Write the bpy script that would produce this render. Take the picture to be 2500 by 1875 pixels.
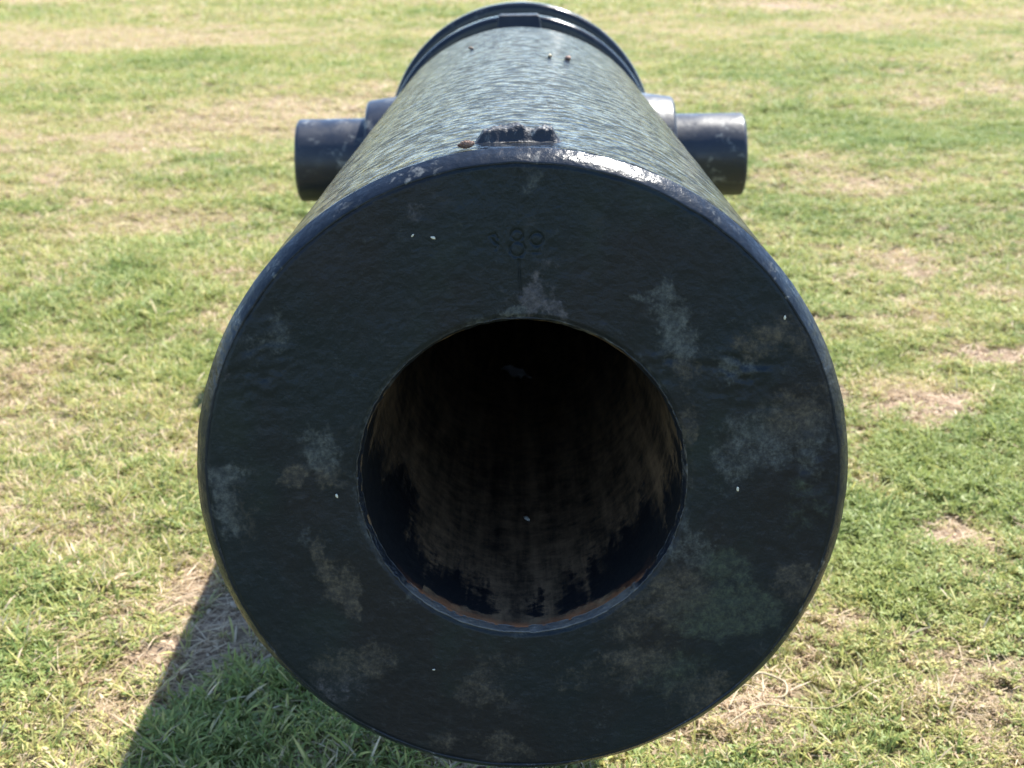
import bpy, math, random
import numpy as np
from mathutils import Matrix, Vector

# ------------------------------------------------------------------ scene, camera, sky, sun
for o in list(bpy.data.objects): bpy.data.objects.remove(o)
S = bpy.context.scene
COL = S.collection
random.seed(7)
RNG = np.random.default_rng(11)

R = 0.2                       # muzzle radius in metres (8-inch bore)
ELEV = math.radians(2.5)      # muzzle-up elevation of the barrel
HM = 2.1678 * R               # height of the muzzle centre

cam_d = bpy.data.cameras.new('camera'); cam = bpy.data.objects.new('camera', cam_d); COL.objects.link(cam)
cam_d.sensor_width = 36.0; cam_d.lens = 54.16; cam_d.clip_start = 0.02; cam_d.clip_end = 3000
ax = Vector((0.99987378, 0.00434123, -0.01528298)); ay = Vector((0.01329402, 0.29812843, 0.95443319)); az = -Vector((-0.0086997, 0.95451589, -0.29803309))
cam.matrix_world = Matrix(((ax.x, ay.x, az.x, 0.0027324), (ax.y, ay.y, az.y, -0.8852618), (ax.z, ay.z, az.z, 0.7717768), (0, 0, 0, 1)))
cam_d.dof.use_dof = True; cam_d.dof.focus_distance = 1.0; cam_d.dof.aperture_fstop = 17.0
S.camera = cam

SUN = Vector((0.3806, 0.5139, 0.9785)).normalized()
w = bpy.data.worlds.new('World'); S.world = w; w.use_nodes = True
nt = w.node_tree; bg = nt.nodes['Background']
sky = nt.nodes.new('ShaderNodeTexSky'); sky.sky_type = 'NISHITA'; sky.sun_disc = False
sky.sun_elevation = math.asin(SUN.z); sky.sun_rotation = math.atan2(SUN.x, SUN.y)
sky.air_density = 1.0; sky.dust_density = 0.1; sky.ozone_density = 3.5
nt.links.new(sky.outputs[0], bg.inputs[0]); bg.inputs[1].default_value = 0.135
sl = bpy.data.lights.new('sun', 'SUN'); sl.energy = 5.0; sl.angle = math.radians(0.53); sl.color = (1.0, 0.955, 0.87)
so = bpy.data.objects.new('sun', sl); COL.objects.link(so); so.location = (3, 3, 8)
so.rotation_euler = SUN.to_track_quat('Z', 'Y').to_euler()
S.view_settings.view_transform = 'Standard'; S.view_settings.look = 'None'
S.view_settings.gamma = 1.0; S.view_settings.use_curve_mapping = False
S.view_settings.exposure = 1.5

# ------------------------------------------------------------------ numpy noise
PERM = RNG.permutation(4096)
def _h(ix, iy, iz):
    return PERM[(PERM[(PERM[ix & 4095] + iy) & 4095] + iz) & 4095] / 4095.0
def vnoise(x, y, z=0.0):
    x, y, z = np.broadcast_arrays(np.asarray(x, float), np.asarray(y, float), np.asarray(z, float))
    ix, iy, iz = np.floor(x).astype(int), np.floor(y).astype(int), np.floor(z).astype(int)
    fx, fy, fz = x - ix, y - iy, z - iz
    fx, fy, fz = [t * t * t * (t * (t * 6 - 15) + 10) for t in (fx, fy, fz)]
    r = 0
    for a in (0, 1):
        for b in (0, 1):
            for c in (0, 1):
                r = r + _h(ix + a, iy + b, iz + c) * (fx if a else 1 - fx) * (fy if b else 1 - fy) * (fz if c else 1 - fz)
    return r
def fbm(x, y, z=0.0, o=4, g=0.5):
    x, y, z = [np.asarray(t, float) for t in (x, y, z)]
    s = 0; a = 1; n = 0
    for i in range(o):
        s = s + a * vnoise(x * 2 ** i + 17.3 * i, y * 2 ** i + 5.1 * i, z * 2 ** i + 9.7 * i); n += a; a *= g
    return s / n
def sstep(a, b, x):
    t = np.clip((x - a) / (b - a), 0, 1); return t * t * (3 - 2 * t)

# ------------------------------------------------------------------ mesh helpers
def mesh_np(name, V, F, smooth=True):
    me = bpy.data.meshes.new(name)
    V = np.asarray(V, np.float32)
    if isinstance(F, np.ndarray): F = F.tolist()
    me.from_pydata(V.tolist(), [], F)
    if smooth: me.polygons.foreach_set('use_smooth', [True] * len(me.polygons))
    me.update()
    return me
def attr(me, name, vals):
    a = me.attributes.new(name, 'FLOAT', 'POINT'); a.data.foreach_set('value', np.asarray(vals, np.float32))
def attr_col(me, name, cols):
    a = me.color_attributes.new(name, 'FLOAT_COLOR', 'POINT')
    c = np.ones((len(me.vertices), 4), np.float32); c[:, :3] = cols; a.data.foreach_set('color', c.ravel())
def obj(name, me, mat=None, parent=None, label=None, cat=None, group=None, kind=None):
    o = bpy.data.objects.new(name, me); COL.objects.link(o)
    if mat and me: me.materials.append(mat)
    if parent: o.parent = parent
    for k, v in (('label', label), ('category', cat), ('group', group), ('kind', kind)):
        if v: o[k] = v
    return o
def grid_faces(nu, nv, wrap=True):
    # nu rings x nv columns
    i = np.arange(nu - 1)[:, None]; j = np.arange(nv if wrap else nv - 1)[None, :]; jn = (j + 1) % nv
    return np.stack([i * nv + j, i * nv + jn, (i + 1) * nv + jn, (i + 1) * nv + j], -1).reshape(-1, 4)
def lathe(name, prof, n=192, amp=0.0, freq=30.0, cap0=False, cap1=False, flip=False, axis='y', seed=0):
    # prof: list of (radius, position along the axis); angle 0 is up
    prof = np.array(prof, float); th = np.linspace(0, 2 * np.pi, n, endpoint=False)
    r = prof[:, 0][:, None] + 0 * th; p = prof[:, 1][:, None] + 0 * th
    x = r * np.sin(th); z = r * np.cos(th)
    if amp:
        k = amp * (fbm(x * freq + seed, p * freq, z * freq, 4) - 0.5) * 2
        r2 = r + k; x = r2 * np.sin(th); z = r2 * np.cos(th)
    V = np.stack([x, p, z], -1).reshape(-1, 3)
    if axis == 'x': V = V[:, [1, 0, 2]]
    F = grid_faces(len(prof), n)
    if flip: F = F[:, ::-1]
    F = F.tolist()
    if cap0: F.append(list(range(n))[::1 if flip else -1])
    if cap1: F.append([(len(prof) - 1) * n + k for k in range(n)][::-1 if flip else 1])
    return mesh_np(name, V, F)

# ------------------------------------------------------------------ node helpers
class NT:
    def __init__(s, name):
        s.m = bpy.data.materials.new(name); s.m.use_nodes = True; s.t = s.m.node_tree
        s.b = s.t.nodes['Principled BSDF']; s.out = s.t.nodes['Material Output']
    def n(s, typ, **k):
        nd = s.t.nodes.new(typ)
        for a, v in k.items(): setattr(nd, a, v)
        return nd
    def put(s, sock, v):
        if isinstance(v, bpy.types.NodeSocket): s.t.links.new(v, sock)
        elif v is not None: sock.default_value = v
    def math(s, op, a, b=None, c=None, clamp=False):
        nd = s.n('ShaderNodeMath', operation=op, use_clamp=clamp)
        for i, v in enumerate((a, b, c)):
            if v is not None: s.put(nd.inputs[i], v)
        return nd.outputs[0]
    def mix(s, f, a, b, typ='RGBA', blend='MIX'):
        nd = s.n('ShaderNodeMix', data_type=typ)
        if typ == 'RGBA':
            nd.blend_type = blend; s.put(nd.inputs[0], f); s.put(nd.inputs[6], a); s.put(nd.inputs[7], b); return nd.outputs[2]
        s.put(nd.inputs[0], f); s.put(nd.inputs[2], a); s.put(nd.inputs[3], b); return nd.outputs[0]
    def noise(s, vec, scale, detail=4, rough=0.55, dist=0.0):
        nd = s.n('ShaderNodeTexNoise'); s.put(nd.inputs['Vector'], vec)
        nd.inputs['Scale'].default_value = scale; nd.inputs['Detail'].default_value = detail
        nd.inputs['Roughness'].default_value = rough; nd.inputs['Distortion'].default_value = dist
        return nd.outputs['Fac']
    def ramp(s, f, a, b):
        nd = s.n('ShaderNodeMapRange', interpolation_type='SMOOTHSTEP'); s.put(nd.inputs[0], f)
        nd.inputs[1].default_value = a; nd.inputs[2].default_value = b; return nd.outputs[0]
    def coord(s, scale=(1, 1, 1)):
        c = s.n('ShaderNodeTexCoord').outputs['Object']
        if scale == (1, 1, 1): return c
        m = s.n('ShaderNodeMapping'); s.put(m.inputs[0], c); m.inputs['Scale'].default_value = scale; return m.outputs[0]
    def at(s, name, typ='GEOMETRY'):
        nd = s.n('ShaderNodeAttribute', attribute_type=typ, attribute_name=name); return nd
    def bump(s, h, strength, dist, prev=None):
        nd = s.n('ShaderNodeBump'); s.put(nd.inputs['Height'], h)
        nd.inputs['Strength'].default_value = strength; nd.inputs['Distance'].default_value = dist
        if prev is not None: s.put(nd.inputs['Normal'], prev)
        return nd.outputs[0]
BLACK = (0.008, 0.011, 0.017, 1); DUST = (0.16, 0.165, 0.16, 1)

def paint(name, bumps, rough=0.3, speck=0.0, speck_scale=60, base=BLACK, dust=0.0, stretch=(1, 1, 1), ior=1.36, dull=0.0):
    m = NT(name); m.b.inputs['IOR'].default_value = ior; c = m.coord(); prev = None
    for sc, st, di, det in bumps: prev = m.bump(m.noise(m.coord(stretch), sc, det, 0.55), st, di, prev)
    if prev is not None: m.put(m.b.inputs['Normal'], prev)
    tone = m.ramp(m.noise(c, 14, 5), 0.35, 0.7)
    col = m.mix(tone, base, (base[0] * 1.7, base[1] * 1.55, base[2] * 1.35, 1))
    if speck:
        f = m.math('MULTIPLY', m.ramp(m.noise(c, speck_scale, 6, 0.7, 0.3), 0.54, 0.68), m.ramp(m.noise(c, speck_scale * .2, 3), 0.44, 0.60))
        col = m.mix(m.math('MULTIPLY', f, speck), col, DUST)
    if dust: col = m.mix(m.math('MULTIPLY', m.ramp(m.noise(c, 6, 6, .65), 0.35, 0.75), dust), col, DUST)
    m.put(m.b.inputs['Base Color'], col)
    m.put(m.b.inputs['Roughness'], m.mix(m.ramp(m.noise(c, 25, 4), 0.3, 0.7), rough * 0.8, rough * 1.3, 'FLOAT'))
    if dull:   # weathered, matt share of the paint film
        df = m.n('ShaderNodeBsdfDiffuse'); m.put(df.inputs[0], col); ms = m.n('ShaderNodeMixShader')
        m.put(ms.inputs[0], m.mix(m.ramp(m.noise(c, 75, 6, .7), .38, .62), dull * .4, dull * 1.6, 'FLOAT'))
        m.t.links.new(m.b.outputs[0], ms.inputs[1]); m.t.links.new(df.outputs[0], ms.inputs[2]); m.t.links.new(ms.outputs[0], m.out.inputs[0])
    return m.m

M_CHASE = paint('chase_paint', [(10, 0.15, 0.008, 2), (34, 0.5, 0.0042, 3), (85, 0.9, 0.0028, 3)], 0.11, 0.35, 90, stretch=(1.15, 1, 1.15), ior=1.3, dull=0.50)
M_RIM = paint('rim_paint', [(30, 0.35, 0.003, 3), (210, 0.45, 0.0012, 4)], 0.26, 0.7, 110, base=(0.008, 0.012, 0.020, 1), dull=0.25)
m = NT('lip_worn_skylit'); c = m.coord(); lw = m.at('lip_wear_sky').outputs['Fac']  # worn spots, plus sky light painted as a paler grey-blue bottom arc
wn = m.ramp(m.math('ADD', lw, m.math('MULTIPLY', m.math('SUBTRACT', m.noise(c, 120, 6, .7), .5), 1.5)), 0.35, 0.75)
m.put(m.b.inputs['Base Color'], m.mix(wn, BLACK, m.mix(m.noise(c, 60, 4), (0.045, 0.052, 0.066, 1), (0.115, 0.105, 0.085, 1))))
m.b.inputs['Roughness'].default_value = 0.4; m.put(m.b.inputs['Normal'], m.bump(m.noise(c, 240, 4, .6), .6, .0016, m.bump(m.noise(c, 60, 3), .6, .003)))
M_LIP = m.m
M_TRUN = paint('trunnion_paint', [(14, 0.3, 0.006, 3), (90, 0.25, 0.001, 4)], 0.38, 1.0, 40, base=(0.009, 0.013, 0.024, 1), dust=0.06, ior=1.45)
M_BLOCK = paint('block_worn_paint', [(40, 0.4, 0.003, 3), (160, 0.5, 0.0012, 4)], 0.4, 1.0, 70, base=(0.012, 0.014, 0.020, 1), dust=0.14)
M_RING = paint('ring_paint', [(18, 0.2, 0.004, 3), (110, 0.3, 0.0008, 3)], 0.19, 0.3, 60)
M_SIGHT = paint('sight_paint', [(60, 0.6, 0.003, 4), (260, 0.7, 0.0014, 3)], 0.48, 1.0, 120, base=(0.014, 0.017, 0.024, 1), dust=0.10, ior=1.36)

# muzzle face: black brushed paint with bare and lichen-grey worn patches stored per vertex
m = NT('face_paint'); c = m.coord()
fine = m.noise(c, 420, 4, 0.7); mid = m.noise(c, 95, 5, 0.65)
brush = m.noise(m.coord((150, 20, 260)), 1.0, 4, 0.6)
w0 = m.at('wear').outputs['Fac']; tint = m.at('wear_tint').outputs['Color']
edge = m.math('ADD', m.math('MULTIPLY', m.math('SUBTRACT', mid, 0.5), 1.3), m.math('MULTIPLY', m.math('SUBTRACT', fine, 0.5), 0.8))
wear = m.ramp(m.math('ADD', w0, m.math('MULTIPLY', edge, 1.25)), 0.22, 1.05)
broad = m.noise(c, 9, 4, 0.5)
base = m.mix(m.ramp(broad, 0.40, 0.62), (0.0066, 0.0118, 0.0165, 1), (0.0100, 0.0112, 0.0150, 1))
base = m.mix(m.ramp(m.noise(c, 15, 4), 0.52, 0.72), base, (0.0100, 0.0160, 0.0180, 1))
haze_f = m.math('MULTIPLY', m.ramp(brush, 0.5, 0.8), 0.22)
base = m.mix(haze_f, base, (0.030, 0.040, 0.052, 1))
base = m.mix(m.math('MULTIPLY', m.ramp(m.noise(c, 55, 6, .75, .4), 0.54, 0.80), 0.35), base, (0.055, 0.055, 0.062, 1))
tcol = m.mix(m.ramp(m.noise(c, 160, 5, .7), 0.38, 0.72), tint, m.mix(0.65, tint, BLACK))
col = m.mix(m.math('MULTIPLY', wear, m.mix(m.ramp(m.noise(c, 210, 5, .75), .34, .66), 0.38, 0.90, 'FLOAT')), base, tcol)
m.put(m.b.inputs['Base Color'], col)
m.put(m.b.inputs['Roughness'], m.mix(wear, 0.33, 0.75, 'FLOAT')); m.b.inputs['Specular IOR Level'].default_value = 0.17
b1 = m.bump(brush, 0.25, 0.0010); b2 = m.bump(mid, 0.5, 0.0018, b1); b3 = m.bump(fine, 0.4, 0.0006, b2)
m.put(m.b.inputs['Normal'], b3)
M_FACE = m.m

# bore: brown, soot-dark iron with glossy black paint runs near the lip and rust on the lip
m = NT('bore_iron'); c = m.coord()
lipd = m.at('depth').outputs['Fac']           # metres from the face
runs = m.noise(m.coord((70, 6, 70)), 1.0, 5, 0.65)
paintf = m.ramp(m.math('ADD', m.at('paint').outputs['Fac'], m.math('ADD', m.math('MULTIPLY', m.math('SUBTRACT', runs, .5), 1.1), m.math('MULTIPLY', m.math('SUBTRACT', m.noise(c, 110, 7, .8), .5), 1.5))), 0.34, 0.72)
brown = m.mix(m.ramp(m.math('ADD', m.math('MULTIPLY', runs, .6), m.math('MULTIPLY', m.noise(c, 60, 6, 0.75), .5)), .36, .78), (0.007, 0.005, 0.003, 1), (0.24, 0.155, 0.085, 1))
rust = m.mix(m.noise(c, 140, 5, 0.7), (0.16, 0.045, 0.016, 1), (0.34, 0.15, 0.065, 1))
rustf = m.math('MULTIPLY', m.ramp(m.math('ADD', lipd, m.math('MULTIPLY', m.math('SUBTRACT', m.noise(c, 45, 5, .7), 0.5), 0.05)), 0.020, 0.001), m.ramp(m.math('MULTIPLY', m.n('ShaderNodeSeparateXYZ').outputs[2], -1.0), 0.05, 0.09))
sepn = [q for q in m.t.nodes if q.bl_idname == 'ShaderNodeSeparateXYZ'][0]; m.put(sepn.inputs[0], c)
col = m.mix(paintf, brown, (0.005, 0.006, 0.008, 1)); col = m.mix(m.math('MULTIPLY', rustf, 0.95), col, rust)
m.put(m.b.inputs['Base Color'], col)
m.put(m.b.inputs['Roughness'], m.mix(paintf, 0.9, 0.65, 'FLOAT')); m.b.inputs['Specular IOR Level'].default_value = 0.3
m.put(m.b.inputs['Normal'], m.bump(m.noise(c, 130, 5, .65), 0.5, 0.0015, m.bump(paintf, 0.5, 0.0008)))
M_BORE = m.m

def simple(name, col, rough=0.8, col2=None, sc=200, bump=0.0):
    m = NT(name); c = m.coord()
    m.put(m.b.inputs['Base Color'], m.mix(m.noise(c, sc, 4, .6), col, col2 or col)); m.b.inputs['Roughness'].default_value = rough
    if bump: m.put(m.b.inputs['Normal'], m.bump(m.noise(c, sc, 5, .65), 0.6, bump))
    return m.m
M_CONE = simple('cone_bark', (0.10, 0.055, 0.04, 1), 0.8, (0.30, 0.19, 0.14, 1), 500)
M_PETAL = simple('petal_white', (0.62, 0.60, 0.52, 1), 0.6, (0.42, 0.40, 0.33, 1), 700)
M_TWIG = simple('twig_brown', (0.05, 0.04, 0.03, 1), 0.8, (0.16, 0.10, 0.07, 1), 300)
M_STRAW = simple('straw', (0.52, 0.43, 0.27, 1), 0.7, (0.30, 0.22, 0.13, 1), 150)
M_CONC = simple('concrete', (0.30, 0.29, 0.27, 1), 0.9, (0.42, 0.41, 0.38, 1), 25, 0.004)
M_PAPER = simple('paper_scrap', (0.55, 0.55, 0.58, 1), 0.8)

# ------------------------------------------------------------------ lawn fields (shared by ground and grass)
PATCH = [(-0.94,5.16,0.42,0.56,'d',1.0),(-1.32,4.44,0.29,0.27,'d',0.7),(-0.68,5.38,0.19,0.37,'d',0.8),(-2.52,8.95,0.77,0.79,'d',0.9),(-3.81,12.53,1.07,0.66,'b',0.6),(-1.85,8.46,0.42,0.49,'d',0.7),(2.04,10.83,0.36,0.45,'b',1.0),(1.81,11.14,0.14,0.32,'b',0.8),(2.59,9.25,0.69,0.83,'d',0.6),(1.93,9.14,0.34,0.37,'d',0.6),(1.86,5.71,0.30,0.49,'b',0.5),(1.61,5.32,0.27,0.22,'d',0.5),(0.87,3.39,0.19,0.16,'d',0.7),(0.90,3.93,0.14,0.27,'d',0.5),(0.83,2.39,0.07,0.09,'b',0.8),(0.79,2.49,0.06,0.07,'d',0.8),(0.77,1.97,0.05,0.08,'d',0.8),(0.75,2.15,0.06,0.06,'b',0.6),(0.77,1.70,0.10,0.07,'b',0.8),(0.95,2.14,0.06,0.07,'b',0.7),(0.62,1.53,0.08,0.08,'d',1.0),(0.63,1.43,0.07,0.06,'b',0.6),(0.73,1.45,0.07,0.05,'b',0.6),(0.25,0.52,0.05,0.07,'b',1.0),(0.21,0.46,0.04,0.04,'d',1.0),(0.31,0.64,0.03,0.04,'d',0.8),(0.48,1.19,0.02,0.08,'b',0.7),(0.49,1.11,0.03,0.05,'d',0.7),(0.56,0.94,0.04,0.05,'b',0.6),(0.49,0.53,0.02,0.04,'b',0.5),(0.43,0.46,0.03,0.06,'d',0.8),(0.45,0.41,0.02,0.03,'b',0.7),(-0.39,0.77,0.03,0.06,'d',1.3),(-0.41,0.83,0.02,0.05,'b',0.4),(-0.78,1.45,0.07,0.07,'b',0.5),(-0.87,1.71,0.05,0.06,'d',0.7),(-0.95,3.04,0.16,0.18,'d',0.7),(-1.33,3.47,0.20,0.30,'d',0.4),(-0.64,1.54,0.09,0.08,'d',0.5),(-0.71,1.31,0.07,0.08,'d',0.7),(-0.56,0.67,0.04,0.03,'d',0.6),(-0.57,0.97,0.07,0.06,'d',0.5),(-0.47,1.37,0.04,0.09,'d',0.6),(-0.40,0.44,0.03,0.03,'d',0.5),(-0.06,0.40,0.03,0.02,'b',0.8),(-0.26,0.59,0.03,0.03,'b',0.7),(-0.31,0.70,0.03,0.04,'b',0.5),(-0.35,0.60,0.03,0.04,'b',0.6),(-2.04,7.61,0.59,1.07,'g',0.8),(-0.89,2.60,0.22,0.20,'g',0.8),(-0.94,2.21,0.12,0.16,'g',0.7),(-0.71,1.23,0.05,0.08,'g',0.9),(-0.50,1.11,0.08,0.09,'g',0.6),(1.46,5.95,0.39,0.53,'g',0.7),(1.17,4.20,0.27,0.30,'g',1.0),(1.10,5.02,0.26,0.27,'g',0.7),(0.54,2.51,0.12,0.19,'g',0.8),(0.57,1.19,0.08,0.09,'g',0.9),(0.45,0.97,0.06,0.09,'g',0.8),(0.60,1.06,0.05,0.08,'g',0.9),(0.62,2.08,0.14,0.09,'g',0.6),(1.81,5.08,0.12,0.27,'g',0.8),(-0.51,1.69,0.08,0.11,'g',0.5),(-0.62,0.85,0.03,0.06,'g',0.8),(-0.40,1.50,0.05,0.10,'g',0.5),(0.43,0.73,0.08,0.10,'g',0.6)]
def lawn(x, y):
    # returns dryness 0..1, bareness 0..1
    wx = x + 0.10 * (fbm(x * 6, y * 6, 3.3, 3) - 0.5) + 0.05 * (fbm(x * 25, y * 25, 8.3, 2) - .5); wy = y + 0.14 * (fbm(x * 6, y * 6, 7.7, 3) - 0.5)
    dry = 0.46 + 0.13 * sstep(2.5, 6.0, y) + 0.9 * (fbm(x * 1.1 + 4, y * 0.9, 1.0, 3) - 0.5) + 0.9 * (fbm(x * 7, y * 7, 2.0, 4) - 0.5)
    bare = 1.9 * (fbm(x * 5 + 31, y * 5, 5.0, 4) - 0.57) + 1.7 * (fbm(x * 20 + 31, y * 20, 6.0, 3) - 0.58)
    dry = dry - 0.06 * sstep(0.1, 0.9, x) * sstep(4, 2.5, y); bare = bare + .22 * sstep(0.1, 0.5, x) * sstep(3.2, 2.2, y) * fbm(x * 9, y * 9, 15., 3)
    u_ = sstep(-.44, -.36, x) * sstep(.2, .0, x) * sstep(1.0, .8, y); dry = dry + .12 * u_; bare = bare + .15 * u_ * fbm(x * 16, y * 16, 25., 3)
    for cx, cy, rx, ry, t, a in PATCH:
        g = a * np.exp(-(((wx - cx) / rx) ** 2 + ((wy - cy) / ry) ** 2) * 0.8)
        if t == 'd': dry = dry + 0.75 * g
        elif t == 'b': bare = bare + 1.0 * g; dry = dry + 0.35 * g
        else: dry = dry - 0.36 * g; bare = bare - 0.25 * g
    return np.clip(dry, 0, 1), np.clip(bare, 0, 1)
def gz(x, y):
    d = np.hypot(x, y - 3)
    return (0.05 * (fbm(x * 1.3, y * 1.3, 11.0, 3) - 0.5) + 0.022 * (fbm(x * 14, y * 14, 12.0, 3) - 0.5)) * np.exp(-(d / 14) ** 2)

# ground sheet: fine near the gun, reaching the horizon
def axis_pts(lo, hi, step, far, k=1.35):
    a = list(np.arange(lo, hi + 1e-6, step)); s = step
    while a[-1] < far: s *= k; a.append(a[-1] + s)
    s = step
    while a[0] > -far: s *= k; a.insert(0, a[0] - s)
    return np.array(a)
gx = axis_pts(-3.6, 3.6, 0.03, 900); gy = axis_pts(0.0, 13.0, 0.03, 900)
X, Y = np.meshgrid(gx, gy, indexing='ij')
V = np.stack([X, Y, gz(X, Y)], -1).reshape(-1, 3)
dr, br = lawn(np.clip(X, -20, 20).ravel(), np.clip(Y, -6, 24).ravel())
me = mesh_np('ground', V, grid_faces(len(gx), len(gy), False))
attr(me, 'dry', dr); attr(me, 'bare', br)
attr(me, 'far', np.maximum.reduce([sstep(17.0, 20.5, Y), sstep(0.3, -0.5, Y), sstep(-1.0, .1, np.abs(X) - (2.6 + 0.62 * (Y + 0.2)))]).ravel())
m = NT('soil'); c = m.coord()
soil = m.mix(m.noise(c, 45, 6, .7), (0.14, 0.085, 0.06, 1), (0.46, 0.34, 0.26, 1))
soil = m.mix(m.ramp(m.noise(c, 260, 4, .7), 0.5, 0.72), soil, (0.46, 0.37, 0.25, 1))
thatch = m.mix(m.noise(c, 90, 6, .75), (0.055, 0.05, 0.025, 1), (0.30, 0.25, 0.12, 1))
near = m.mix(m.at('bare').outputs['Fac'], thatch, soil)
fn = m.noise(m.coord((0.25, 0.25, 0.25)), 1.0, 6, .6); fn2 = m.noise(c, 2.2, 6, .65)
farc = m.mix(m.ramp(fn, .35, .65), (0.130, 0.155, 0.042, 1), (0.215, 0.200, 0.080, 1)); farc = m.mix(m.ramp(fn2, .45, .75), farc, (0.095, 0.125, 0.038, 1))  # far lawn colour darkened to include the self-shadowing of grass
farc = m.mix(m.ramp(m.noise(c, 60, 6, .75), .35, .7), m.mix(.55, farc, (0.05, 0.06, 0.02, 1)), farc)
m.put(m.b.inputs['Base Color'], m.mix(m.at('far').outputs['Fac'], near, farc)); m.b.inputs['Roughness'].default_value = 0.95
m.b.inputs['Specular IOR Level'].default_value = 0.1
m.put(m.b.inputs['Normal'], m.bump(m.noise(c, 70, 7, .75), 0.8, 0.012))
obj('ground', me, m.m, label='dry brown soil and thatch of the lawn', kind='structure')

# ------------------------------------------------------------------ grass blades
m = NT('blade'); t = m.t
bc = m.at('bc').outputs['Color']; sep = m.n('ShaderNodeSeparateColor'); m.put(sep.inputs[0], bc)
idry = m.at('dryness', 'INSTANCER').outputs['Fac']; ihue = m.at('hue', 'INSTANCER').outputs['Fac']
dry = m.math('ADD', m.math('MULTIPLY', m.math('SUBTRACT', sep.outputs[0], 0.5), 1.1), idry)
g1 = m.mix(ihue, (0.19, 0.265, 0.062, 1), (0.39, 0.42, 0.12, 1))
g1 = m.mix(m.math('MULTIPLY', sep.outputs[2], 0.5), g1, (0.12, 0.22, 0.06, 1))
g1 = m.mix(m.math('MULTIPLY', m.math('SUBTRACT', 1.0, sep.outputs[1]), 0.45), g1, (0.23, 0.24, 0.11, 1))
yel = m.mix(ihue, (0.42, 0.41, 0.125, 1), (0.50, 0.45, 0.17, 1)); straw = m.mix(sep.outputs[2], (0.42, 0.295, 0.185, 1), (0.70, 0.57, 0.40, 1))
col = m.mix(m.ramp(dry, 0.30, 0.62), g1, yel); col = m.mix(m.ramp(dry, 0.66, 0.95), col, straw)
m.put(m.b.inputs['Base Color'], col); m.b.inputs['Roughness'].default_value = 0.5; m.b.inputs['Specular IOR Level'].default_value = 0.25
tr = m.n('ShaderNodeBsdfTranslucent'); m.put(tr.inputs[0], m.mix(0.35, col, (0.45, 0.5, 0.05, 1), blend='MULTIPLY')); m.put(tr.inputs[0], col)
ms = m.n('ShaderNodeMixShader'); ms.inputs[0].default_value = 0.36
t.links.new(m.b.outputs[0], ms.inputs[1]); t.links.new(tr.outputs[0], ms.inputs[2]); t.links.new(ms.outputs[0], m.out.inputs[0])
M_BLADE = m.m

def blades(specs):
    # specs: list of (base xyz, azimuth, length, width, lift angle, droop, dry, rnd)
    V, F, C = [], [], []
    for (bx, by, bz), azm, L, wd, lift, droop, dr_, rn in specs:
        ca, sa = math.cos(azm), math.sin(azm); k0 = len(V); p = np.array([bx, by, bz], float); a = lift; n = 4
        tw = random.uniform(-0.6, 0.6)
        for i in range(n):
            tt = i / n; ww = wd * 0.5 * (1.0 - 0.25 * tt if tt < 0.55 else 0.86 * (1 - (tt - 0.55) / 0.55) + .1)
            ux, uy, uz = -sa * math.cos(tw), ca * math.cos(tw), math.sin(tw)
            V.append((p[0] - ux * ww, p[1] - uy * ww, p[2] - uz * ww)); V.append((p[0] + ux * ww, p[1] + uy * ww, p[2] + uz * ww))
            C += [(dr_, tt, rn)] * 2
            st = L / n; p = p + st * np.array([math.cos(a) * ca, math.cos(a) * sa, math.sin(a)]); a -= droop / n
            p[2] = max(p[2], 0.002)
        V.append(tuple(p)); C.append((dr_, 1, rn))
        for i in range(n - 1): F.append((k0 + 2 * i, k0 + 2 * i + 1, k0 + 2 * i + 3, k0 + 2 * i + 2))
        F.append((k0 + 2 * n - 2, k0 + 2 * n - 1, k0 + 2 * n))
    return V, F, C
U = random.uniform
def tuft_upright():
    sp = []
    for i in range(random.randint(9, 13)):
        a = U(0, 6.28); r = U(0, .014)
        sp.append(((r * math.cos(a), r * math.sin(a), -.004), a + U(-.9, .9), U(.022, .052), U(.0022, .0042), U(.7, 1.5), U(.2, 1.5), min(1, max(0, random.gauss(.45, .2))), U(0, 1)))
    return blades(sp)
def tuft_spread():
    sp = []
    for i in range(random.randint(7, 10)):
        a = U(0, 6.28); r = U(0, .012)
        sp.append(((r * math.cos(a), r * math.sin(a), 0), a + U(-.5, .5), U(.035, .075), U(.003, .0055), U(.25, 1.0), U(.3, 1.3), min(1, max(0, random.gauss(.45, .22))), U(0, 1)))
    return blades(sp)
def tuft_straw():
    sp = []
    for i in range(random.randint(10, 15)):
        a = U(0, 6.28); r = U(0, .03)
        sp.append(((r * math.cos(a), r * math.sin(a), U(.001, .010)), U(0, 6.28), U(.02, .065), U(.0010, .0026), U(-.05, .45), U(0, .8), U(.75, 1.0), U(0, 1)))
    for i in range(random.randint(0, 3)):
        a = U(0, 6.28); r = U(0, .03); l_ = U(.009, .018)
        sp.append(((r * math.cos(a), r * math.sin(a), U(.004, .012)), U(0, 6.28), l_, l_ * U(.4, .6), U(-.1, .5), U(-.3, .6), U(.9, 1.0), U(0, 1)))
    return blades(sp)
def tuft_runner():
    sp = []
    for i in range(4):
        a = U(0, 6.28); L = U(.02, .04); n = 6
        for j in range(n):
            q = j / n * L; side = 1 if j % 2 else -1
            sp.append(((q * math.cos(a), q * math.sin(a), .004 + .012 * math.sin(j / n * 2.6) + U(0, .006)), a + side * U(.4, 1.1), U(.010, .022), U(.0022, .0042), U(.2, 1.1), U(.0, 1.2), min(1, max(0, random.gauss(.38, .16))), U(0, 1)))
    return blades(sp)
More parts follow.
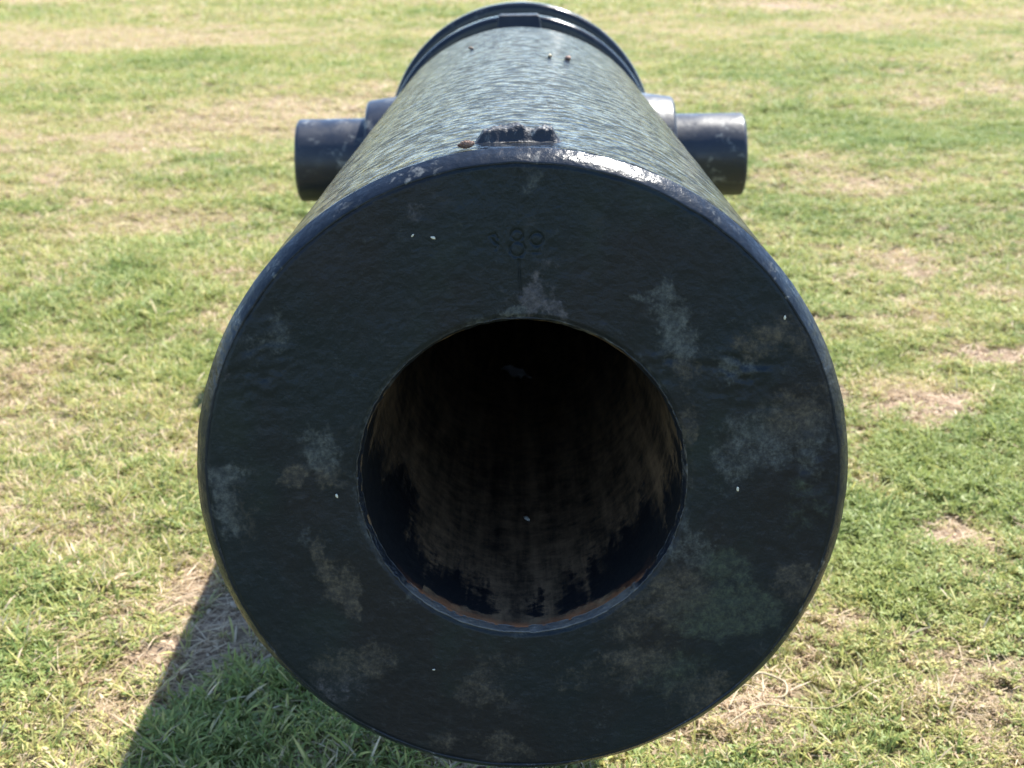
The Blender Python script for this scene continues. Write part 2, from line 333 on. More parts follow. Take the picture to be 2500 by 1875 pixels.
def tuft_weed():
    sp = []
    for i in range(random.randint(9, 14)):
        a = U(0, 6.28); r = U(0.002, .018); l_ = U(.008, .016)
        sp.append(((r * math.cos(a), r * math.sin(a), U(.004, .016)), a + U(-.6, .6), l_, l_ * U(.45, .7), U(-.1, .7), U(-.2, .9), min(1, max(0, random.gauss(.3, .12))), U(0, 1)))
    return blades(sp)
lib = bpy.data.collections.new('tuft_library')
NV = 8
for kind, fn in enumerate((tuft_upright, tuft_spread, tuft_straw, tuft_runner, tuft_weed)):
    for v in range(NV):
        V_, F_, C_ = fn(); me = mesh_np('tuft', V_, F_); attr_col(me, 'bc', np.array(C_)); me.materials.append(M_BLADE)
        o = bpy.data.objects.new('tuft_%02d' % (kind * NV + v), me); lib.objects.link(o)

P, ROT, SCL, IDX, DRY, HUE = [], [], [], [], [], []
def scatter(x0, x1, y0, y1, dens, scale, inside=None):
    n = int((x1 - x0) * (y1 - y0) * dens); x = RNG.uniform(x0, x1, n); y = RNG.uniform(y0, y1, n)
    if inside is not None: k = inside(x, y); x, y = x[k], y[k]
    d, b = lawn(x, y); n = len(x)
    keep = RNG.random(n) > np.clip(b * 1.25, 0, .95); x, y, d, b = x[keep], y[keep], d[keep], b[keep]; n = len(x)
    u = RNG.random(n); right = sstep(-0.1, 0.5, x)
    fine = fbm(x * 9, y * 9, 20., 2)
    p_straw = np.clip(0.10 + 0.45 * (d - .35) + 0.45 * b, 0.05, 0.65)
    p_run = (1 - p_straw) * np.clip(0.22 + 0.45 * right + 1.2 * (fine - .5), .05, .85)
    p_spread = (1 - p_straw - p_run) * 0.5
    kind = np.where(u < p_straw, 2, np.where(u < p_straw + p_run, 3, np.where(u < p_straw + p_run + p_spread, 1, 0)))
    wd_ = fbm(x * 4 + 50, y * 4, 40., 3); kind = np.where((RNG.random(n) < np.clip(2.2 * (wd_ - .55), 0, .55) + .03) & (kind != 2), 4, kind)
    P.append(np.stack([x, y, gz(x, y)], -1))
    ROT.append(np.stack([RNG.normal(0, .16, n), RNG.normal(0, .16, n), RNG.uniform(0, 6.283, n)], -1))
    SCL.append(scale * (1 + .3 * sstep(-.42, -.34, x) * sstep(.12, .0, x) * sstep(1.0, .75, y)) * RNG.uniform(.7, 1.25, n) * (1 - .3 * d) * (0.85 + .35 * fine)); IDX.append(kind * NV + RNG.integers(0, NV, n))
    DRY.append(np.clip(d * 0.95 + RNG.normal(0, .19, n), 0, 1.1)); HUE.append(np.clip(fbm(x * 3, y * 3, 30., 3) * 1.6 - .3 + RNG.normal(0, .2, n), 0, 1))
def wedge(x, y): return np.abs(x) < 0.75 + 0.40 * (y + 0.2)
scatter(-1.9, 1.9, 0.05, 1.9, 14500, 0.52, wedge)
scatter(-2.9, 2.9, 1.9, 5.0, 6800, 0.60, wedge)
scatter(-5.2, 5.2, 5.0, 10.0, 2600, 0.80, wedge)
scatter(-9.0, 9.0, 10.0, 21.0, 700, 1.25, wedge)
def outer(x, y): return ~wedge(x, y) & (np.abs(x) < 2.6 + 0.62 * (y + 0.2))
scatter(-4.6, 4.6, -0.4, 3.0, 2600, 0.80, outer)
scatter(-9.0, 9.0, 3.0, 10.0, 1100, 1.05, outer)
scatter(-16.0, 16.0, 10.0, 21.0, 420, 1.5, outer)
def litter(x0, x1, y0, y1, dens, scale):       # flat dead straw on the thin and bare spots
    n = int((x1 - x0) * (y1 - y0) * dens); x = RNG.uniform(x0, x1, n); y = RNG.uniform(y0, y1, n); d, b = lawn(x, y)
    k = wedge(x, y) & (RNG.random(n) < sstep(.08, .55, b) * .8); x, y = x[k], y[k]; n = len(x)
    P.append(np.stack([x, y, gz(x, y)], -1)); ROT.append(np.stack([RNG.normal(0, .06, n), RNG.normal(0, .06, n), RNG.uniform(0, 6.283, n)], -1))
    SCL.append(scale * RNG.uniform(.45, 1.2, n)); IDX.append(2 * NV + RNG.integers(0, NV, n)); DRY.append(RNG.uniform(.75, 1.1, n)); HUE.append(RNG.random(n))
litter(-1.6, 1.6, .05, 2.6, 3800, .60); litter(-3.2, 3.2, 2.6, 9.0, 900, .8)
P, ROT, SCL, IDX, DRY, HUE = [np.concatenate(a) for a in (P, ROT, SCL, IDX, DRY, HUE)]
me = bpy.data.meshes.new('grass'); me.vertices.add(len(P)); me.vertices.foreach_set('co', P.astype(np.float32).ravel())
attr(me, 'scl', SCL); attr(me, 'dryness', DRY); attr(me, 'hue', HUE)
a = me.attributes.new('rot', 'FLOAT_VECTOR', 'POINT'); a.data.foreach_set('vector', ROT.astype(np.float32).ravel())
a = me.attributes.new('idx', 'INT', 'POINT'); a.data.foreach_set('value', IDX.astype(np.int32))
print('tufts', len(P))
go = obj('grass', me, M_BLADE, label='short patchy green and straw coloured lawn grass', kind='stuff')
ng = bpy.data.node_groups.new('grass_scatter', 'GeometryNodeTree')
ng.interface.new_socket('Geometry', in_out='INPUT', socket_type='NodeSocketGeometry'); ng.interface.new_socket('Geometry', in_out='OUTPUT', socket_type='NodeSocketGeometry')
gi = ng.nodes.new('NodeGroupInput'); gout = ng.nodes.new('NodeGroupOutput'); iop = ng.nodes.new('GeometryNodeInstanceOnPoints')
ci = ng.nodes.new('GeometryNodeCollectionInfo'); ci.inputs['Collection'].default_value = lib; ci.inputs['Separate Children'].default_value = True; ci.inputs['Reset Children'].default_value = True
def named(n, ty):
    q = ng.nodes.new('GeometryNodeInputNamedAttribute'); q.data_type = ty; q.inputs[0].default_value = n; return q.outputs[0]
m2p = ng.nodes.new('GeometryNodeMeshToPoints')
e2r = ng.nodes.new('FunctionNodeEulerToRotation')
L = ng.links.new
L(gi.outputs[0], m2p.inputs[0]); L(m2p.outputs[0], iop.inputs['Points']); L(ci.outputs[0], iop.inputs['Instance']); iop.inputs['Pick Instance'].default_value = True
L(named('idx', 'INT'), iop.inputs['Instance Index']); L(named('rot', 'FLOAT_VECTOR'), e2r.inputs[0]); L(e2r.outputs[0], iop.inputs['Rotation'])
L(named('scl', 'FLOAT'), iop.inputs['Scale']); L(iop.outputs[0], gout.inputs[0])
md = go.modifiers.new('scatter', 'NODES'); md.node_group = ng

# ------------------------------------------------------------------ the cannon
gun = bpy.data.objects.new('cannon', None); COL.objects.link(gun)
gun.location = (0, 0, HM); gun.rotation_euler = (-ELEV, 0, 0); gun.empty_display_size = 0.1
gun['label'] = 'large black painted iron cannon with open bore and two trunnions on the lawn'; gun['category'] = 'cannon'
def at_gun(x, y, z):   # gun frame in muzzle radii: x right, y along the axis to the breech, z up -> world
    q = Matrix.Rotation(-ELEV, 4, 'X') @ Vector((x * R, y * R, z * R)); return Vector((q.x, q.y, q.z + HM))

Z0, Z1, RB = 0.06, 7.67, 1.1148
R0 = 1.010
def chase_r(y): return R0 + (RB - R0) * (y - Z0) / (Z1 - Z0)
# muzzle face: dense polar sheet with the stamped number cut into it
RI, RF = 0.509, 0.969
th = np.concatenate([np.linspace(-0.16, 0.16, 220), np.linspace(0.16, 2 * np.pi - 0.16, 520)[1:-1]])
rr = np.linspace(RI, RF, 190)
TH, RR = np.meshgrid(th, rr); RRj = RR + 0.004 * (fbm(np.sin(TH) * 24, np.cos(TH) * 24, 1.0, 3) - .5) * (sstep(RF - .02, RF, RR) - sstep(RI + .02, RI, RR))
U_, V_ = RRj * np.sin(TH), RRj * np.cos(TH)
def ring(cx, cz, r, wd): return np.exp(-((np.hypot(U_ - cx, V_ - cz) - r) / wd) ** 2)
def seg(x0, z0, x1, z1, wd):
    dx, dz = x1 - x0, z1 - z0; t = np.clip(((U_ - x0) * dx + (V_ - z0) * dz) / (dx * dx + dz * dz), 0, 1)
    return np.exp(-(np.hypot(U_ - x0 - t * dx, V_ - z0 - t * dz) / wd) ** 2)
cut = np.maximum.reduce([ring(-.005, .757, .0165, .0042), ring(-.005, .716, .0215, .0045), ring(.053, .745, .0185, .0042),
    seg(.071, .738, .062, .712, .004) * .5, seg(.062, .706, .040, .706, .004) * .6,
    seg(-.086, .757, -.070, .763, .004), seg(-.070, .763, -.063, .750, .004), seg(-.086, .757, -.076, .742, .004) * .8, seg(-.076, .742, -.063, .730, .004), seg(-.063, .730, -.068, .718, .004) * .6,
    seg(-.001, .685, .003, .575, .0045), seg(.0, .80, .002, .945, .004) * .35])
relief = 0.010 * (fbm(U_ * 5, V_ * 5, 1.0, 3) - .5) + 0.0035 * (fbm(U_ * 40, V_ * 40, 2.0, 4, .65) - .5)
pit = np.exp(-(((U_ - .66) / .11) ** 2 + ((V_ - .33) / .09) ** 2)) + .5 * np.exp(-(((U_ - .42) / .07) ** 2 + ((V_ - .36) / .05) ** 2)) + .6 * np.exp(-(((U_ + .78) / .12) ** 2 + ((V_ - .38) / .16) ** 2)) + .5 * np.exp(-(((U_ - .88) / .08) ** 2 + ((V_ - .05) / .2) ** 2))
relief = relief + pit * 0.026 * (fbm(U_ * 22, V_ * 45, 4.0, 3) - .5)
depth = -relief + 0.0046 * cut + 0.004 * sstep(RF - .012, RF, RR) + 0.006 * sstep(RI + .015, RI, RR)
V3 = np.stack([U_, depth, V_], -1).reshape(-1, 3) * R
me = mesh_np('muzzle_face', V3, grid_faces(len(rr), len(th))[:, ::-1])
WEAR = [(0.038,0.567,0.062,0.056,1.00,1),(0.059,0.630,0.025,0.028,0.90,1),(0.106,0.534,0.041,0.028,0.90,1),(-0.025,0.536,0.039,0.025,0.90,0),(0.416,0.580,0.038,0.034,0.90,0),(0.361,0.556,0.021,0.020,0.70,0),(0.444,0.498,0.055,0.056,1.00,0),(0.459,0.416,0.064,0.064,1.00,0),(0.495,0.326,0.056,0.043,0.60,2),(0.723,0.416,0.069,0.046,0.70,2),(0.662,0.338,0.058,0.040,0.70,0),(0.791,0.444,0.055,0.057,0.50,2),(0.724,0.104,0.127,0.103,0.70,0),(0.834,0.191,0.098,0.087,0.75,2),(0.641,0.039,0.059,0.074,0.60,0),(0.886,0.102,0.070,0.117,0.60,0),(0.871,-0.091,0.071,0.090,0.40,3),(0.612,-0.294,0.086,0.074,0.70,3),(0.615,-0.441,0.145,0.093,0.80,3),(0.491,-0.393,0.101,0.093,0.70,2),(0.746,-0.459,0.073,0.055,0.70,3),(0.887,-0.344,0.087,0.062,0.60,2),(0.532,-0.247,0.057,0.069,0.50,0),(0.361,-0.596,0.117,0.071,0.60,2),(0.494,-0.645,0.103,0.080,0.50,3),(0.569,-0.727,0.118,0.064,0.50,2),(-0.907,0.022,0.078,0.067,0.90,0),(-0.913,-0.075,0.046,0.083,0.90,0),(-0.864,-0.099,0.050,0.105,0.45,2),(-0.692,0.046,0.043,0.045,0.80,2),(-0.619,0.093,0.064,0.056,0.80,0),(-0.601,0.026,0.043,0.045,0.60,2),(-0.635,-0.247,0.043,0.092,0.70,2),(-0.574,-0.340,0.061,0.077,0.80,2),(-0.533,-0.395,0.036,0.047,0.80,2),(-0.704,-0.177,0.020,0.061,0.50,0),(-0.534,-0.608,0.132,0.072,0.70,2),(-0.582,-0.696,0.103,0.064,0.50,1),(-0.140,-0.718,0.089,0.080,0.50,2),(-0.071,-0.606,0.073,0.064,0.35,2),(-0.746,0.479,0.039,0.085,0.55,0),(-0.721,0.429,0.028,0.057,0.40,0),(-0.785,0.416,0.056,0.057,0.35,0),(-0.278,0.841,0.027,0.043,0.50,1),(0.035,0.912,0.034,0.040,0.45,0),(0.500,0.152,0.034,0.088,0.70,2),(0.487,-0.117,0.034,0.060,0.50,0),(0.535,0.033,0.028,0.059,0.40,2),(-0.084,-0.906,0.089,0.046,0.60,2),(-0.255,-0.879,0.060,0.041,0.50,2),(-0.888,0.328,0.028,0.022,0.60,1),(-0.503,-0.553,0.088,0.040,0.50,2),(-0.388,-0.211,0.043,0.061,0.35,0),(-0.329,-0.382,0.073,0.039,0.35,0),(0.108,0.685,0.055,0.041,0.25,1),(-0.808,0.501,0.019,0.042,0.30,0),(0.331,-0.453,0.087,0.094,0.40,2),(0.171,-0.641,0.118,0.064,0.30,2)]
TINT = [(.092, .098, .094), (.098, .090, .096), (.090, .076, .056), (.058, .070, .048)]
wu = U_ + .13 * (fbm(U_ * 13, V_ * 13, 5., 5, .65) - .5); wv = V_ + .13 * (fbm(U_ * 13, V_ * 13, 6., 5, .65) - .5)
wear = np.zeros_like(U_); tw = np.zeros(U_.shape + (3,)); ts = np.zeros_like(U_) + 1e-4; tw += 1e-4 * np.array(TINT[0])
for cx, cz, rx, rz, a_, t_ in WEAR:
    q = np.hypot((wu - cx) / rx, (wv - cz) / rz); g = a_ * sstep(1.5, 0.5, q); wear = np.maximum(wear, g); tw += (g ** 2)[..., None] * np.array(TINT[t_]); ts += g ** 2
wear = wear + .22 * sstep(-.1, .8, U_ - .5 * V_) * sstep(.42, .62, fbm(U_ * 5, V_ * 5, 12., 4, .6)) * (1 - wear) + .12 * sstep(.48, .66, fbm(U_ * 4 + 9, V_ * 4, 13., 4, .6)) * (1 - wear)
wear = np.maximum(wear, .5 * np.exp(-((RR - RI) / .02) ** 2) * sstep(.45, .6, fbm(U_ * 9, V_ * 9, 9., 2)))
attr(me, 'wear', wear.ravel()); attr_col(me, 'wear_tint', (tw / ts[..., None]).reshape(-1, 3))
obj('muzzle_face', me, M_FACE, gun)

# rounded muzzle edge
prof = [(RF - .006, .008), (RF, .003), (RF + .004, .003), (RF + .009, .008), (.987, .019), (.995, .031), (1.002, .044), (1.007, .054), (R0, Z0), (chase_r(.072), .072)]
pp = []
for a_, b_ in zip(prof[:-1], prof[1:]):
    for k in range(3): pp.append((a_[0] + (b_[0] - a_[0]) * k / 3, a_[1] + (b_[1] - a_[1]) * k / 3))
pp.append(prof[-1])
obj('muzzle_edge', lathe('muzzle_edge', [(a_ * R, b_ * R) for a_, b_ in pp], 1200, 0.0004, 90), M_RIM, gun)
# chase (the long tapering tube), flattened a little in front of the sight
ys = np.concatenate([np.linspace(.070, .5, 40), np.linspace(.5, Z1, 150)[1:]])
prof = [(chase_r(y) * R, y * R) for y in ys] + [(1.112 * R, 7.70 * R), (1.100 * R, 7.74 * R), (1.085 * R, 7.80 * R), (1.080 * R, 7.9 * R)]
me = lathe('chase', prof, 420, 0.0005, 12)
co = np.empty(len(me.vertices) * 3, np.float32); me.vertices.foreach_get('co', co); co = co.reshape(-1, 3)
k = (np.abs(co[:, 0]) < .15 * R) & (co[:, 1] < .23 * R) & (co[:, 2] > 0); co[k, 2] = np.minimum(co[k, 2], 1.0065 * R)
me.vertices.foreach_set('co', co.ravel()); me.update()
obj('chase', me, M_CHASE, gun)
# reinforce behind the chase, its front band, the breech and the knob
obj('reinforce', lathe('reinforce', [(1.06 * R, 7.8 * R), (1.06 * R, 8.6 * R), (1.08 * R, 8.99 * R), (1.08 * R, 9.03 * R)], 256, .0004, 20), M_RING, gun)
def rounded(r0, y0, r1, y1, rad, n=8):   # a band: front face, rounded corner, top, rounded corner, rear face
    out = [(r0, y0)]
    for i in range(n + 1): a_ = math.pi / 2 * i / n; out.append((r1 - rad + rad * math.sin(a_), y0 + rad - rad * math.cos(a_)))
    for i in range(n + 1): a_ = math.pi / 2 * i / n; out.append((r1 - rad + rad * math.cos(a_), y1 - rad + rad * math.sin(a_)))
    return [(a * R, b * R) for a, b in out + [(r0, y1)]]
obj('reinforce_band', lathe('reinforce_band', rounded(1.05, 9.0, 1.175, 9.42, .05), 320, .0004, 40), M_RING, gun)
obj('reinforce_rear', lathe('reinforce_rear', [(1.12 * R, 9.3 * R), (1.13 * R, 10.33 * R)], 256, .0004, 20), M_RING, gun)
obj('base_ring', lathe('base_ring', rounded(1.05, 10.3, 1.258, 10.75, .06), 320, .0004, 40), M_RING, gun)
br_prof = [(1.15 * math.cos(t_) * R, (10.7 + 0.75 * math.sin(t_)) * R) for t_ in np.linspace(0, 1.28, 20)] + [(.30 * R, 11.5 * R), (.24 * R, 11.6 * R), (.26 * R, 11.7 * R)]
obj('breech', lathe('breech', br_prof, 128), M_RING, gun)
kn = [(max(.33 * math.sin(t_), .002) * R, (11.95 - .33 * math.cos(t_)) * R) for t_ in np.linspace(.0, math.pi, 24)]
obj('cascabel_knob', lathe('cascabel_knob', kn, 64), M_RING, gun)
# sight block in front of the band
def prism(name, sec_front, sec_back, mat, parent):
    n = len(sec_front); V = [tuple(np.array(p) * R) for p in sec_front] + [tuple(np.array(p) * R) for p in sec_back]
    F = [list(range(n))[::-1], list(range(n, 2 * n))] + [[i, (i + 1) % n, n + (i + 1) % n, n + i] for i in range(n)]
    me = mesh_np(name, V, F, False); o = obj(name, me, mat, parent)
    bv = o.modifiers.new('bevel', 'BEVEL'); bv.width = .012 * R * 1.2; bv.segments = 3
    return o
yf, yb = 8.75, 9.05
prism('sight_block', [(-.195, yf, 1.02), (.195, yf, 1.02), (.175, yf + .05, 1.165), (.16, yf + .06, 1.18), (-.16, yf + .06, 1.18), (-.175, yf + .05, 1.165)],
      [(-.195, yb, 1.02), (.195, yb, 1.02), (.175, yb, 1.168), (.16, yb, 1.183), (-.16, yb, 1.183), (-.175, yb, 1.168)], M_BLOCK, gun)
# worn stub of the front sight
nu, nv = 90, 60; uu = np.linspace(-.137, .137, nu); vv = np.linspace(0, 1, nv)
UU, VV = np.meshgrid(uu, vv, indexing='ij')
y0 = .215 - .25 * UU ** 2; dep = .20
prf = .036 * sstep(.137, .100, np.abs(UU)) + .004 * np.exp(-((UU + .058) / .030) ** 2) + .011 * np.exp(-(np.abs(UU) / .026) ** 3) + .005 * np.exp(-((UU - .088) / .030) ** 2) - .004 * np.exp(-((UU - .045) / .014) ** 2)
hh = prf * sstep(0, .13, VV) * sstep(1, .45, VV + .15 * np.sin(UU * 40)) + .016 * (fbm(UU * 75, VV * 15, 3., 4, .6) - .5) * sstep(0, .1, VV) * sstep(1, .8, VV)
yy = y0 + dep * VV; rad = chase_r(yy)
zz = np.sqrt(rad ** 2 - UU ** 2) - .004 + hh
obj('front_sight', mesh_np('front_sight', np.stack([UU, yy, zz], -1).reshape(-1, 3) * R, grid_faces(nu, nv, False)), M_SIGHT, gun)
# trunnions with their rimbases
ZT, RT, TE = 8.688, 0.3472, 1.8874
for s in (-1, 1):
    pr_ = [(.001, TE), (RT - .05, TE)] + [(RT - .035 + .035 * math.sin(a_), TE - .035 + .035 * math.cos(a_)) for a_ in np.linspace(0.3, math.pi / 2, 8)] + [(RT, t_) for t_ in np.linspace(1.8, .95, 10)]
    pr_ = [(a_ * R, b_ * R * s) for a_, b_ in pr_]
    to = obj('trunnion', lathe('trunnion', pr_, 160, .0003, 30, flip=(s > 0), axis='x', seed=s), M_TRUN, gun); to.location = (0, ZT * R, 0)
    rb = [(.30, 1.29), (.455, 1.29)] + [(.455 + .04 * math.sin(a_), 1.25 + .04 * math.cos(a_)) for a_ in np.linspace(.3, math.pi / 2, 6)] + [(.51, 1.15), (.53, 1.0), (.545, .85)]
    rb = [(a_ * R, b_ * R * s) for a_, b_ in rb]
    obj('rimbase', lathe('rimbase', rb, 160, .0004, 25, flip=(s > 0), axis='x', seed=3 * s), M_TRUN, to)
# bore with a rounded lip
RBO = .4976
lip = [(RI + .004, .010), (RI, .005), (RI - .003, .007), (.5045, .011), (.502, .017), (.499, .025), (RBO, .032), (RBO - .002, .034)]
lp = []
for a_, b_ in zip(lip[:-1], lip[1:]):
    for k in range(3): lp.append((a_[0] + (b_[0] - a_[0]) * k / 3, a_[1] + (b_[1] - a_[1]) * k / 3))
me = lathe('bore_lip', [(a_ * R, b_ * R) for a_, b_ in lp], 900, .0009, 150, flip=True)
co = np.empty(len(me.vertices) * 3, np.float32); me.vertices.foreach_get('co', co); co = co.reshape(-1, 3) / R
ang = np.arctan2(co[:, 0], co[:, 2])
attr(me, 'lip_wear_sky', 1.0 * sstep(2.0, 2.6, np.abs(ang)) + .6 * np.exp(-((ang - .45) / .3) ** 2) + .6 * np.exp(-((ang + .9) / .06) ** 2) + .5 * np.exp(-((ang - 1.45) / .2) ** 2) + .7 * (fbm(co[:, 0] * 14, co[:, 2] * 14, 3., 3) - .55))  # bottom arc is painted sky reflection; the smaller spots are worn paint
obj('bore_lip', me, M_LIP, gun)
prof = [(RBO + .003, .026), (RBO, .032)] + [(RBO, y) for y in np.concatenate([np.linspace(.045, 1.2, 60), np.linspace(1.3, 9.0, 60)])]
prof += [(RBO * math.cos(t_), 9.0 + .35 * math.sin(t_)) for t_ in np.linspace(.1, 1.569, 12)]
me = lathe('bore', [(a_ * R, b_ * R) for a_, b_ in prof], 640, .0007, 90, flip=True)
co = np.empty(len(me.vertices) * 3, np.float32); me.vertices.foreach_get('co', co); co = co.reshape(-1, 3); attr(me, 'depth', co[:, 1])
an = np.degrees(np.arctan2(co[:, 0], -co[:, 2])); dp = co[:, 1] / R      # angle from the bottom of the bore, positive right
reach = .10 + .62 * np.exp(-((an + 62) / 22) ** 2) + .50 * np.exp(-((an - 48) / 20) ** 2) + .30 * np.exp(-((an + 28) / 7) ** 2) + .24 * np.exp(-((an - 20) / 7) ** 2) + .20 * np.exp(-((an + 17) / 4.0) ** 2) + .25 * np.exp(-((an + 95) / 30) ** 2) + .2 * np.exp(-((an - 85) / 25) ** 2) - .25 * np.exp(-((an - 11) / 4) ** 2)
reach = reach + .8 * (fbm(an * .14, dp * 1.2, 2., 5, .7) - .5)
attr(me, 'paint', np.clip(.5 + 1.6 * (reach - dp), 0, 1) * sstep(.06, .11, dp + .10 * (fbm(an * .12, dp * 9, 4., 3) - .5) + .06 * (np.abs(an) > 40)))
obj('bore', me, M_BORE, gun)

# ------------------------------------------------------------------ small things lying on the gun
def seed_cone(loc, length, rotz):
    V, F = [], []
    n = 46
    for i in range(n):
        t_ = (i + .5) / n; a_ = i * 2.39996; r = .42 * length * math.sin(math.pi * min(.97, t_ * .92 + .06)) ** .8 * .62; xx = (t_ - .5) * length
        c_ = np.array([xx, r * math.cos(a_), r * math.sin(a_)]); nrm = np.array([.55, math.cos(a_), math.sin(a_)]); nrm /= np.linalg.norm(nrm)
        tg = np.array([0, -math.sin(a_), math.cos(a_)]); ln = np.cross(tg, nrm); ss = length * .11; k0 = len(V)
        for q in (-ln * ss - tg * ss * .7 - nrm * ss * .6, -ln * ss + tg * ss * .7 - nrm * ss * .6, ln * ss * -.2 + tg * ss - 0 * nrm, ln * ss * -1.1 + nrm * ss * .75, ln * ss * -.2 - tg * ss): V.append(c_ + q)
        F += [(k0, k0 + 1, k0 + 2), (k0, k0 + 2, k0 + 3), (k0, k0 + 3, k0 + 4)]
    k0 = len(V); ph = np.linspace(0, 2 * np.pi, 10, endpoint=False)
    for t_ in np.linspace(0.02, .98, 8):
        r = .40 * length * math.sin(math.pi * t_) ** .8 * .6
        for a_ in ph: V.append(np.array([(t_ - .5) * length, r * math.cos(a_), r * math.sin(a_)]))
    F += (grid_faces(8, 10) + k0).tolist()
    o = obj('seed_cone', mesh_np('seed_cone', V, F, False), M_CONE, None, 'small brown dried seed cone lying on the barrel beside the front sight', 'seed cone')
    o.location = loc; o.rotation_euler = (0.1, 0.12, rotz); return o
seed_cone(at_gun(-.150, .110, 1.0005 + .014), 0.0098, 0.15 + math.pi)

def crumb(name, loc, sx, sy, sz, mat, label, cat, group=None, rz=0.0, tilt=0.0):
    ico = []; n1, n2 = 7, 10
    for i in range(n1):
        t_ = math.pi * (i + .3) / (n1 - .4)
        for j in range(n2):
            a_ = 2 * math.pi * j / n2; q = np.array([math.sin(t_) * math.cos(a_), math.sin(t_) * math.sin(a_), math.cos(t_)]); k = .75 + .5 * float(vnoise(q[0] * 1.7 + loc[0] * 90, q[1] * 1.7 + loc[1] * 70, q[2] * 1.7)); ico.append(q * k * np.array([sx, sy, sz]) * .5)
    F = grid_faces(n1, n2).tolist() + [list(range(n2))[::-1], [(n1 - 1) * n2 + j for j in range(n2)]]
    o = obj(name, mesh_np(name, ico, F), mat, None, label, cat, group); o.location = loc; o.rotation_euler = (tilt, 0, rz); return o
def on_chase(x, y, lift):
    return at_gun(x, y, math.sqrt(chase_r(y) ** 2 - x * x) + lift)
crumb('bark_bit', on_chase(-.309, 5.62, .010), .0065, .009, .004, M_TWIG, 'dark brown bit of bark on the barrel top near the breech', 'debris', rz=.4)
crumb('seed_husk', on_chase(.277, 4.34, .012), .0075, .008, .006, M_CONE, 'reddish brown seed husk on the barrel top beside a pale seed', 'debris')
crumb('pale_seed', on_chase(.174, 4.25, .009), .005, .006, .004, M_STRAW, 'pale straw coloured seed on the barrel top beside a brown husk', 'seed')
# white petals stuck to the face, alike but for their place
for (u_, v_), s_, ang, lab in (((-0.252, 0.755), 1.0, .3, 'larger of two white petals stuck level with the stamped number'), ((-0.312, 0.763), .7, 2.2, 'slim sliver of petal, smaller of two level with the stamped number'),
        ((-0.571, -0.042), 1.0, 1.2, 'white petal on the muzzle face below a small tan worn patch'), ((0.661, -0.036), 1.0, 1.5, 'white petal on the muzzle face at the edge of the large grey worn patch'),
        ((0.789, 0.5), .9, 1.7, 'forked white petal on the muzzle face near the rounded edge'), ((-0.289, -0.627), .6, 0, 'white speck on the black paint below the bore')):
    crumb('white_petal', at_gun(u_, -.006, v_), .0032 * s_, .0012, .0016 * s_, M_PETAL, lab, 'petal', 'petals stuck to the muzzle face', tilt=-.1).rotation_euler[1] = ang
crumb('white_seed', at_gun(.012, 1.0, -.4976 + .012), .0034, .0085, .0028, M_PETAL, 'white seed lying on the bottom of the bore', 'seed', rz=.5)
# crumpled scrap deep in the bore
n_ = 9; g_ = np.linspace(-.5, .5, n_); A_, B_ = np.meshgrid(g_, g_, indexing='ij'); Cc = .22 * fbm(A_ * 4, B_ * 4, 2., 2)
me = mesh_np('paper_scrap', np.concatenate([np.stack([A_, B_, Cc + .02], -1).reshape(-1, 3), np.stack([A_, B_, Cc], -1).reshape(-1, 3)]) * np.array([.017, .05, .03]), np.concatenate([grid_faces(n_, n_, False), grid_faces(n_, n_, False)[:, ::-1] + n_ * n_]))
o = obj('paper_scrap', me, M_PAPER, None, 'pale crumpled scrap lying deep inside the dark bore', 'scrap'); o.location = at_gun(-.04, 3.2, -.495); o.rotation_euler = (-ELEV, .1, .4)

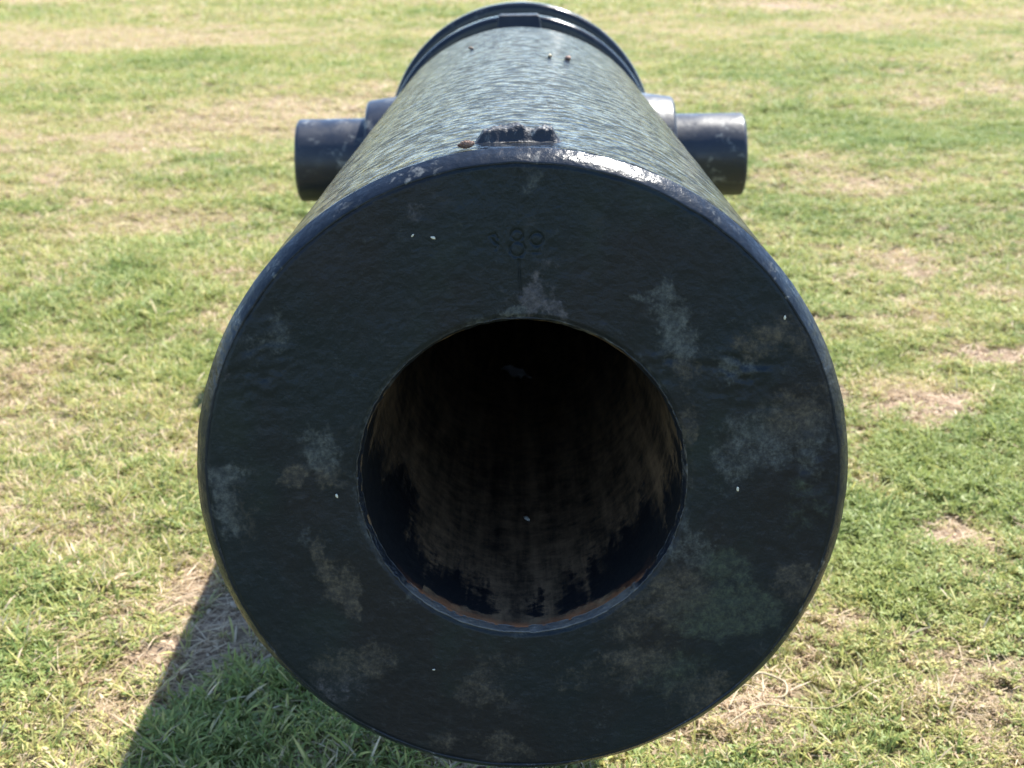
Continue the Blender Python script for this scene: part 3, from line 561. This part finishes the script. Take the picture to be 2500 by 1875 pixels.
# concrete cradles that carry the gun, behind and below the muzzle
for y_, wid, lab in ((6.2, .62, 'grey concrete cradle under the chase ahead of the trunnions'), (8.35, .60, 'grey concrete cradle under the barrel between the trunnions')):
    c_ = at_gun(0, y_, 0); rad = (chase_r(y_) if y_ < 7.6 else 1.06) * R; hw = wid * R; hy = .45 * R
    xs = np.linspace(-hw, hw, 17); top = [c_.z - math.sqrt(rad * rad - x_ * x_) / math.cos(ELEV) for x_ in xs]
    V = []
    for s in (-1, 1):
        V += [(x_, c_.y + s * hy, t_ - s * hy * math.tan(ELEV) - .001) for x_, t_ in zip(xs, top)] + [(hw, c_.y + s * hy, -.06), (-hw, c_.y + s * hy, -.06)]
    n_ = 19; F = [list(range(n_)), list(range(n_, 2 * n_))[::-1]] + [[i, n_ + i, n_ + (i + 1) % n_, (i + 1) % n_] for i in range(n_)]
    obj('concrete_cradle', mesh_np('concrete_cradle', V, F, False), M_CONC, None, lab, 'support')

# dry pale runners curling over the bare patch right of the muzzle
def runner(pts, rad, label):
    pts = [np.array(p, float) for p in pts]; n = len(pts); sm = []
    for i in range(n - 1):
        p0, p1, p2, p3 = pts[max(i - 1, 0)], pts[i], pts[i + 1], pts[min(i + 2, n - 1)]
        for t_ in np.linspace(0, 1, 7)[:-1]: sm.append(.5 * (2 * p1 + (p2 - p0) * t_ + (2 * p0 - 5 * p1 + 4 * p2 - p3) * t_ ** 2 + (3 * p1 - p0 - 3 * p2 + p3) * t_ ** 3))
    sm.append(pts[-1]); sm = np.array(sm); sm[:, 2] += gz(sm[:, 0], sm[:, 1]); V = []
    for i, p in enumerate(sm):
        tg = sm[min(i + 1, len(sm) - 1)] - sm[max(i - 1, 0)]; tg /= np.linalg.norm(tg); sd = np.cross(tg, (0, 0, 1)); sd /= np.linalg.norm(sd); up = np.cross(sd, tg)
        r = rad * (1 - .5 * i / len(sm))
        for a_ in np.linspace(0, 2 * np.pi, 6, endpoint=False): V.append(p + r * (math.cos(a_) * sd + math.sin(a_) * up))
    F = grid_faces(len(sm), 6).tolist() + [list(range(6))[::-1], [(len(sm) - 1) * 6 + j for j in range(6)]]
    return obj('dry_runner', mesh_np('dry_runner', V, F), M_STRAW, None, label, 'dry stem', 'dry stems on the bare soil patch')
runner([(0.216, 0.530, .010), (0.242, 0.558, .014), (0.265, 0.545, .010), (0.263, 0.518, .008), (0.242, 0.512, .006)], .0016, 'thick pale dry stem hooked over on the bare soil patch')
runner([(0.195, 0.455, .010), (0.230, 0.480, .014), (0.265, 0.490, .012), (0.310, 0.495, .010), (0.380, 0.540, .012)], .0009, 'long straight pale dry stem across the bare soil patch')
runner([(0.202, 0.490, .008), (0.220, 0.522, .014), (0.242, 0.518, .010)], .0010, 'short pale dry stem on the bare soil patch')
